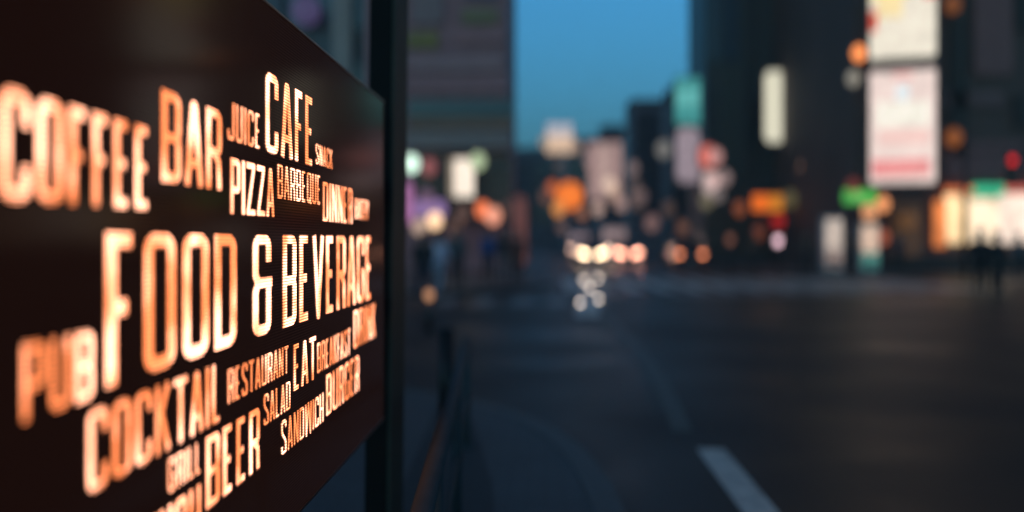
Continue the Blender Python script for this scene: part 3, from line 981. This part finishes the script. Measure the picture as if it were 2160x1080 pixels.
# ------------------------------------------------------------------ added glowing beads for the headlight glints on the road
for px, py, lab in [(1224, 642, 'added glowing bead for a headlight glint nearest the camera, left of its pair'), (1263, 634, 'added glowing bead for a headlight glint nearest the camera, right of its pair'),
                    (1232, 594, 'added glowing bead for a headlight glint just before the waiting cars, left one'), (1262, 590, 'added glowing bead for a headlight glint just before the waiting cars, right one'),
                    (1244, 611, 'added glowing bead for a headlight glint midway between the two pairs')]:
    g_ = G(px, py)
    o = empty('added_road_glint', (g_.x, g_.y, .004), 0, lab, 'road stud', 'added headlight glints on the road')
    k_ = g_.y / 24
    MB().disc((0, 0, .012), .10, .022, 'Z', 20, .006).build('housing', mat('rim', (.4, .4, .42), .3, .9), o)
    MB().ball((0, 0, .024), .06 * k_, 1, 1, .7).build('lens', emit('headlight_glint', rgb(225, 205, 190), 9, .02), o)


# ------------------------------------------------------------------ vending machines
def vending(px0, px1, py0, Y, face, foot, label):
    x0, x1 = PX(px0, Y), PX(px1, Y)
    H = P(px0, py0, Y).z - .12
    o = empty('vending_machine', ((x0 + x1) / 2, Y, .12), 0, label, 'vending machine', 'vending machines by the shops')
    wx = (x1 - x0) / 2
    MB().box(-wx, wx, 0, .75, .04, H, .03).build('cabinet', mat('vend_white', (.5, .5, .5), .4), o)
    f = MB().box(-wx + .06, wx - .06, -.02, -.002, H * .42, H - .12, .004).build('display_window', emit(f'vend_{px0}', rgb(*face), 1.0, .25, 6), o)
    for k in range(3):
        MB().box(-wx + .08, wx - .08, -.04, -.022, H * (.48 + k * .16), H * (.48 + k * .16) + .03).build('shelf', mat('vend_shelf', (.4, .2, .12), .5), f)
    MB().box(-wx + .06, wx - .06, -.02, -.002, H * .12, H * .38, .004).build('lower_panel', emit(f'vendlow_{px0}', rgb(*foot), .8, .3, 4), o)
    MB().box(-wx + .12, wx - .12, -.03, -.022, H * .15, H * .24).build('delivery_slot', M_BLK, o)
    MB().box(-wx + .03, wx - .03, .05, .7, 0, .038).build('foot', M_BLK, o)
    return o


vending(1738, 1780, 458, 41.5, (215, 195, 180), (175, 150, 140), 'pale lit vending machine, the left one of the two')
vending(1814, 1856, 470, 41.5, (235, 200, 175), (95, 165, 150), 'lit vending machine with teal lower part, the right one of the two')


# ------------------------------------------------------------------ traffic signal (red lit) far right
def signal(px, py, Y, label):
    c = P(px, py, Y)
    o = empty('traffic_signal', (c.x, Y, 0.12), 0, label, 'traffic light')
    z = c.z - .12
    MB().tube([(-1.6, .15, 0), (-1.6, .15, z + .5)], .09, 14, .07).build('pole', mat('steel_dark'), o)
    MB().tube([(-1.6, .15, z + .3), (.5, .15, z + .3)], .04, 10).build('arm', mat('steel_dark'), o)
    MB().box(-.19, .19, -.02, .14, z - .95, z + .22, .03).build('housing', mat('signal_black', (.015, .017, .016), .5), o)
    for k, (cc, s) in enumerate([((215, 25, 25), 2.0), (None, 0), (None, 0)]):
        zz = z - k * .36
        le = MB().disc((0, -.035, zz), .13, .03).build('lens', emit('red_lens', rgb(*cc), s, .02) if cc else mat(f'lens_off_{k}', ((.08, .05, .01), (.01, .06, .03))[k - 1], .3), o)
        MB().tube([(0, -.03, zz + .15), (0, -.22, zz + .13)], .05, 10).build('visor', mat('signal_black'), le)
    return o


signal(2135, 338, 36, 'traffic light showing red at the far right of the street')


# ------------------------------------------------------------------ cars
def make_car(label, paint, head, hk):
    o = empty('car', (0, 0, 0), 0, label, 'car', 'cars waiting on the avenue')
    L, Wd = 4.4, 1.76
    # side profile (y forward is -Y, front of the car at y=0)
    def arch(cy, r=.36):
        return [(cy + r * math.cos(R(t)), .34 + r * math.sin(R(t)) - .06) for t in range(0, 181, 30)]
    prof = [(0.02, .30), (0.0, .55), (.06, .74), (.35, .86), (1.15, .97), (3.75, 1.0), (4.25, .96), (4.4, .78), (4.38, .3)]
    prof += [(3.92, .28)] + [(p[0], p[1]) for p in arch(3.5)] + [(3.0, .22), (1.3, .22)] + [(p[0], p[1]) for p in arch(.85)] + [(.4, .28)]
    body = MB().side(prof, [(-Wd / 2, .97, .90), (-Wd / 2 + .05, 1, .97), (-Wd / 2 + .25, 1, 1), (Wd / 2 - .25, 1, 1), (Wd / 2 - .05, 1, .97), (Wd / 2, .97, .90)]).build('body', paint, o)
    cab = [(1.1, .97), (1.85, 1.44), (2.3, 1.48), (3.2, 1.45), (4.0, 1.0)]
    MB().side(cab, [(-.76, 1, .6), (-.66, .96, .95), (-.4, .98, 1), (.4, .98, 1), (.66, .96, .95), (.76, 1, .6)]).build('cabin_glass', mat('car_glass', (.015, .02, .025), .08, spec=.9), o)
    MB().box(-.62, .62, 1.95, 3.2, 1.47, 1.51, .015).build('roof', paint, o)
    for sx in (-1, 1):
        hl = MB().ball((sx * .62, .06, .68), .15, 1.35, .35, .85).build('headlight', emit(f'head_{hk}_{head}', rgb(*head), hk, .02), o)
        if hk > 10:
            MB().ball((sx * .34, .01, .62), .10, 1.5, .35, .8).build('driving_lamp', emit(f'drive_{head}', rgb(*head), 16, .02), o)
        MB().box(sx * .9 - .07, sx * .9 + .07, 1.3, 1.4, .98, 1.1, .02).build('wing_mirror', paint, o)
        MB().box(sx * .66 - .13, sx * .66 + .13, 4.36, 4.41, .7, .84, .01).build('tail_light', mat('tail_red', (.3, .02, .02), .3), o)
        for wy in (.85, 3.5):
            ty = MB().disc((sx * .78, wy, .32), .32, .2, 'X', 28, .03).build('wheel', mat('tyre', (.02, .02, .02), .8), o)
            MB().disc((sx * .885, wy, .32), .2, .015, 'X', 20).build('rim', mat('rim', (.4, .4, .42), .3, .9), ty)
        if hk > 10:      # dipped beam
            ld = bpy.data.lights.new('headlight_beam', 'SPOT')
            ld.energy = 50; ld.color = tuple(lin(c) for c in head); ld.spot_size = R(42); ld.spot_blend = .6; ld.shadow_soft_size = .1
            lo = bpy.data.objects.new('headlight_beam', ld); COL.objects.link(lo); lo.parent = hl
            lo.location = (sx * .62, -.02, .66); lo.rotation_euler = (R(86), 0, R(180))
    MB().box(-.42, .42, -.012, .03, .56, .68, .01).build('grille', M_BLK, o)
    MB().box(-.17, .17, -.03, -.013, .36, .47).build('number_plate', mat('plate', (.6, .6, .58), .5), o)
    MB().box(-.8, .8, -.01, .05, .28, .34, .01).build('bumper_lip', M_BLK, o)
    return o


for px, Y, lab, pm, head, hk in [
    (1250, 58, 'dark car with cream headlights, front left of the waiting cars', mat('paint_dark', (.03, .035, .045), .25, .3), (255, 220, 180), 12),
    (1326, 60, 'grey car with rosy headlights, front right of the waiting cars', mat('paint_grey', (.12, .12, .13), .3, .4), (255, 175, 145), 12),
    (1232, 74, 'black car half hidden behind the front left car', mat('paint_black', (.015, .015, .018), .2, .3), (235, 190, 165), 10.5),
    (1300, 78, 'silver car half hidden between the two front cars', mat('paint_silver', (.3, .3, .3), .3, .6), (240, 200, 175), 10.5),
    (1458, 54, 'blue car with dim orange lamps by the right hand kerb', mat('paint_blue', (.03, .05, .08), .3, .3), (210, 120, 80), 6)]:
    make_car(lab, pm, head, hk).location = (PX(px, Y), Y, 0)


def boxy(name, px, Y, wd, H, L, z0, z1, label, screen):
    """van or bus seen from the front, cabin lit"""
    o = empty(name, (PX(px, Y), Y, 0), 0, label, name)
    hw_ = wd / 2
    prof = [(0, .35), (-.02, .9), (.02, z0 - .02), (.22 if name == 'van' else .08, z1 + .1), (.5, H - .04), (.8, H), (L - .2, H), (L, H - .2), (L, .35)]
    MB().side(prof, [(-hw_, .985, .97), (-hw_ + .1, 1, 1), (hw_ - .1, 1, 1), (hw_, .985, .97)]).build('body', mat('paint_silver'), o)
    MB().box(-hw_ + .12, hw_ - .12, -.035, .05, z0, z1, .03).build('windscreen', emit('lit_cabin_' + name, rgb(*screen), .9, .3), o)
    for sx in (-1, 1):
        MB().ball((sx * (hw_ - .28), -.03, .72), .15, 1.3, .4, .9).build('headlight', emit('head_far', rgb(250, 200, 175), 10.2, .02), o)
        MB().box(sx * (hw_ + .14) - .07, sx * (hw_ + .14) + .07, -.1, -.02, z0 + .1, z0 + .5, .02).build('wing_mirror', M_BLK, o)
        for wy in (.9, L - 1.0):
            ty = MB().disc((sx * (hw_ - .13), wy, .38), .38, .22, 'X', 28, .03).build('wheel', mat('tyre'), o)
            MB().disc((sx * (hw_ - .01), wy, .38), .22, .015, 'X', 20).build('rim', mat('rim'), ty)
    MB().box(-hw_ + .1, hw_ - .1, -.06, -.022, .36, .5, .01).build('bumper', M_BLK, o)
    return o


boxy('van', 1222, 84, 1.9, 2.1, 4.8, 1.1, 1.85, 'pale van with a lit cabin behind the left waiting cars', (170, 145, 150))
boxy('bus', 1296, 92, 2.45, 3.0, 10, 1.15, 2.45, 'pale bus with a lit windscreen behind the right waiting cars', (165, 140, 140))


# ------------------------------------------------------------------ people
def skin_mesh(name, chains, m, parent, root=0, sub=1):
    """chains: [(verts, radii, edges)] merged into one skinned surface"""
    verts, radii, edges = chains
    me = bpy.data.meshes.new(name + '_sk')
    me.from_pydata(verts, edges, [])
    ob = bpy.data.objects.new(name + '_sk', me)
    COL.objects.link(ob)
    sk = ob.modifiers.new('s', 'SKIN'); sk.use_smooth_shade = True
    if not me.skin_vertices:
        me.attributes.new if False else None
    bmx = bmesh.new(); bmx.from_mesh(me)
    lay = bmx.verts.layers.skin.verify()
    bmx.verts.ensure_lookup_table()
    for i, r in enumerate(radii):
        rx, ry = r if isinstance(r, tuple) else (r, r)
        bmx.verts[i][lay].radius = (rx, ry)
        bmx.verts[i][lay].use_root = (i == root)
    bmx.to_mesh(me); bmx.free()
    ss = ob.modifiers.new('u', 'SUBSURF'); ss.levels = sub; ss.render_levels = sub
    dg = bpy.context.evaluated_depsgraph_get()
    res = bpy.data.meshes.new_from_object(ob.evaluated_get(dg))
    bpy.data.objects.remove(ob)
    res.name = name
    res.materials.clear(); res.materials.append(m)
    for p in res.polygons: p.use_smooth = True
    o = bpy.data.objects.new(name, res)
    COL.objects.link(o); o.parent = parent
    return o


def chain(*pts):
    return [Vector(p) for p in pts]


def person(loc, rz, label, top, legs, skin=(.35, .22, .16), hair=(.02, .015, .012), stride=0.0, H=1.7, long_coat=False, arm_bend=.15, group='people on the pavements'):
    o = empty('person', loc, rz, label, 'person', group)
    k = H / 1.7
    st = stride
    hipz = .90
    J = {
        'pel': (0, 0, .93), 'waist': (0, 0, 1.08), 'chest': (0, -.01, 1.26), 'neckb': (0, 0, 1.41), 'neck': (0, -.01, 1.47), 'head': (0, -.02, 1.56), 'crown': (0, -.01, 1.64),
        'nose': (0, -.115, 1.555),
    }
    for s, n in ((-1, 'l'), (1, 'r')):
        f = st * s
        J['hip' + n] = (s * .09, 0, .88)
        J['knee' + n] = (s * .095, -f * .22 - .02, .49)
        J['ank' + n] = (s * .10, -f * .36 + (.05 if f < 0 else 0), .09 + (.05 if f < -.1 else 0))
        J['toe' + n] = (s * .11, -f * .36 - .13, .035 + (.0 if f < -.1 else 0))
        J['sh' + n] = (s * .18, 0, 1.385)
        J['el' + n] = (s * .23, f * .16 + .02, 1.11)
        J['wr' + n] = (s * .235, f * .26 - arm_bend, .87 + arm_bend * .5)
        J['palm' + n] = (s * .235, f * .28 - arm_bend * 1.15 - .01, .80 + arm_bend * .5)
    names, verts, radii, edges = {}, [], [], []
    def add(nm, co, r):
        names[nm] = len(verts); verts.append(tuple(c * k for c in co)); radii.append(tuple(x * k for x in r) if isinstance(r, tuple) else r * k)
    RAD = {'pel': (.14, .10), 'waist': (.12, .09), 'chest': (.14, .10), 'neckb': (.07, .06), 'neck': (.05, .05), 'head': (.075, .092), 'crown': (.062, .075), 'nose': .014}
    for nm in ('pel', 'waist', 'chest', 'neckb', 'neck', 'head', 'crown', 'nose'):
        add(nm, J[nm], RAD[nm])
    E_ = [('pel', 'waist'), ('waist', 'chest'), ('chest', 'neckb'), ('neckb', 'neck'), ('neck', 'head'), ('head', 'crown'), ('head', 'nose')]
    for n in 'lr':
        for nm, r in (('hip', .082), ('knee', .055), ('ank', .036), ('toe', .03), ('sh', .052), ('el', .038), ('wr', .024), ('palm', (.032, .016))):
            add(nm + n, J[nm + n], r)
        E_ += [('pel', 'hip' + n), ('hip' + n, 'knee' + n), ('knee' + n, 'ank' + n), ('ank' + n, 'toe' + n), ('chest', 'sh' + n), ('sh' + n, 'el' + n), ('el' + n, 'wr' + n), ('wr' + n, 'palm' + n)]
    body = skin_mesh('body', (verts, radii, [(names[a_], names[b_]) for a_, b_ in E_]), mat(f'skin_{skin}', skin, .55, vary=.08), o)
    # fingers: short skinned chains rooted in the palm
    for n, s in (('l', -1), ('r', 1)):
        pc = Vector(J['palm' + n])
        fv, fr_, fe = [tuple(pc * k)], [.014 * k], []
        for i, ln in enumerate((.062, .072, .067, .052)):
            by = pc + Vector((s * .002, -.024 + i * .016, -.03))
            b0 = len(fv)
            fv += [tuple(by * k), tuple((by + Vector((-s * .008, -.004, -ln * .5))) * k), tuple((by + Vector((-s * .026, -.006, -ln * .92))) * k)]
            fr_ += [.0095 * k, .0085 * k, .007 * k]; fe += [(0, b0), (b0, b0 + 1), (b0 + 1, b0 + 2)]
        th = pc + Vector((-s * .006, -.03, .012))
        b0 = len(fv)
        fv += [tuple(th * k), tuple((th + Vector((-s * .014, -.022, -.026))) * k), tuple((th + Vector((-s * .02, -.026, -.05))) * k)]
        fr_ += [.0105 * k, .0095 * k, .008 * k]; fe += [(0, b0), (b0, b0 + 1), (b0 + 1, b0 + 2)]
        skin_mesh('hand', (fv, fr_, fe), MATS[f'skin_{skin}'], body, sub=1)
    # jacket
    nm2, v2, r2, e2 = {}, [], [], []
    def add2(nm, co, r):
        nm2[nm] = len(v2); v2.append(tuple(c * k for c in co)); r2.append(tuple(x * k for x in r) if isinstance(r, tuple) else r * k)
    low = (0, 0, .62) if long_coat else (0, 0, .86)
    add2('pel', (0, 0, .95), (.165, .125)); add2('low', low, (.19, .15) if long_coat else (.165, .125))
    add2('waist', J['waist'], (.15, .115)); add2('chest', J['chest'], (.165, .125)); add2('neckb', (0, 0, 1.40), (.085, .075))
    e2 += [('low', 'pel'), ('pel', 'waist'), ('waist', 'chest'), ('chest', 'neckb')]
    for n in 'lr':
        add2('sh' + n, J['sh' + n], .068); add2('el' + n, J['el' + n], .054); add2('wr' + n, Vector(J['wr' + n]) + Vector((0, 0, .02)), .04)
        e2 += [('chest', 'sh' + n), ('sh' + n, 'el' + n), ('el' + n, 'wr' + n)]
    skin_mesh('jacket', (v2, r2, [(nm2[a_], nm2[b_]) for a_, b_ in e2]), mat(f'cloth_{top}', top, .8, vary=.12, scale=20), o)
    v3 = [(0, 0, .92 * k)]; r3 = [(.145 * k, .11 * k)]; e3 = []
    for n in 'lr':
        b0 = len(v3)
        v3 += [tuple(Vector(J['hip' + n]) * k), tuple(Vector(J['knee' + n]) * k), tuple((Vector(J['ank' + n]) + Vector((0, 0, .03))) * k)]
        r3 += [.095 * k, .07 * k, .055 * k]; e3 += [(0, b0), (b0, b0 + 1), (b0 + 1, b0 + 2)]
    skin_mesh('trousers', (v3, r3, e3), mat(f'cloth_{legs}', legs, .85, vary=.12, scale=20), o)
    for n in 'lr':
        a_ = Vector(J['ank' + n]) * k; t_ = Vector(J['toe' + n]) * k
        skin_mesh('shoe', ([tuple(a_ + Vector((0, .04, -.045)) * k), tuple(a_ + Vector((0, 0, -.035)) * k), tuple(t_ + Vector((0, -.02, 0)))], [.04 * k, .046 * k, .036 * k], [(0, 1), (1, 2)]), mat('shoe_black', (.02, .02, .02), .5), o)
    hr = MB().ball((0, .02 * k, 1.61 * k), .105 * k, .88, 1.0, .95)
    hr.ball((0, .055 * k, 1.54 * k), .085 * k, .95, .75, 1.1)
    hr.build('hair', mat(f'hair_{hair}', hair, .6), o)
    for s in (-1, 1):
        MB().ball((s * .032 * k, -.108 * k, 1.575 * k), .011 * k, seg=8).build('eye', mat('eye_dark', (.02, .02, .02), .2), body)
        MB().ball((s * .082 * k, -.01 * k, 1.555 * k), .022 * k, .35, .7, 1.2, 8).build('ear', MATS[f'skin_{skin}'], body)
    MB().ball((0, -.108 * k, 1.515 * k), .02 * k, 1.1, .3, .35, 8).build('mouth', mat('lips', (.25, .1, .09), .5), body)
    return o


def put(px, Y, z=0.0):
    return (PX(px, Y), Y, z)


BLK, NAVY, GREY, WHITE = (.02, .02, .022), (.02, .025, .05), (.10, .10, .11), (.80, .68, .80)
person(put(925, 24.5), R(170), 'person in a pale lilac jacket walking on the left corner', WHITE, (.30, .30, .36), stride=.7)
person(put(893, 23.0), R(200), 'person in dark clothes next to the one in the lilac jacket', BLK, NAVY, stride=.4)
person(put(965, 27.5, .12), R(20), 'person in charcoal standing between the lilac jacket and the blue one', GREY, BLK)
person(put(1030, 31, .12), R(10), 'person in a bright blue jacket on the far left corner', (.01, .08, .28), BLK, stride=.5)
person(put(1092, 31.5, .12), R(-20), 'person in a long rust red coat in front of the red banner', (.22, .06, .045), BLK, long_coat=True)
person(put(1062, 33, .12), R(180), 'person in black between the blue jacket and the rust red coat', BLK, GREY)
G2 = 'dark figures before the lit shops'
person(put(2068, 26.5), R(-30), 'person in black standing left of the pair in front of the lit shops', BLK, BLK, H=1.78, long_coat=True, group=G2)
person(put(2104, 26.0), R(25), 'person in a long black coat, right of the pair in front of the lit shops', BLK, BLK, H=1.72, long_coat=True, group=G2)
person(put(2150, 34), R(0), 'person in dark grey at the far right edge before the shops', GREY, BLK, stride=.5, group=G2)
person(put(1700, 40.5, .12), R(10), 'person in brown left of the vending machines', (.10, .05, .03), BLK, stride=.6, group=G2)
person(put(1796, 40.2, .12), R(-10), 'person in an orange brown jacket between the vending machines', (.22, .09, .05), BLK, group=G2)
person(put(1895, 40.0, .12), R(15), 'person in dark violet right of the vending machines', (.06, .05, .08), BLK, stride=.5, group=G2)
person(put(1590, 44, .12), R(0), 'person in rust under the orange shop sign', (.16, .06, .03), BLK, group=G2)


# ------------------------------------------------------------------ evening haze
hm = bpy.data.materials.new('haze')
hm.use_nodes = True
hn = hm.node_tree.nodes
hn.remove(hn['Principled BSDF'])
pv = hn.new('ShaderNodeVolumePrincipled')
pv.inputs['Color'].default_value = (0.9, 0.92, 0.95, 1)
pv.inputs['Density'].default_value = 0.0018
hm.node_tree.links.new(pv.outputs[0], hn['Material Output'].inputs['Volume'])
hz = MB().box(-1000, 1000, -100, 1600, -1.0, 60).build('haze', hm)
hz['kind'] = 'stuff'
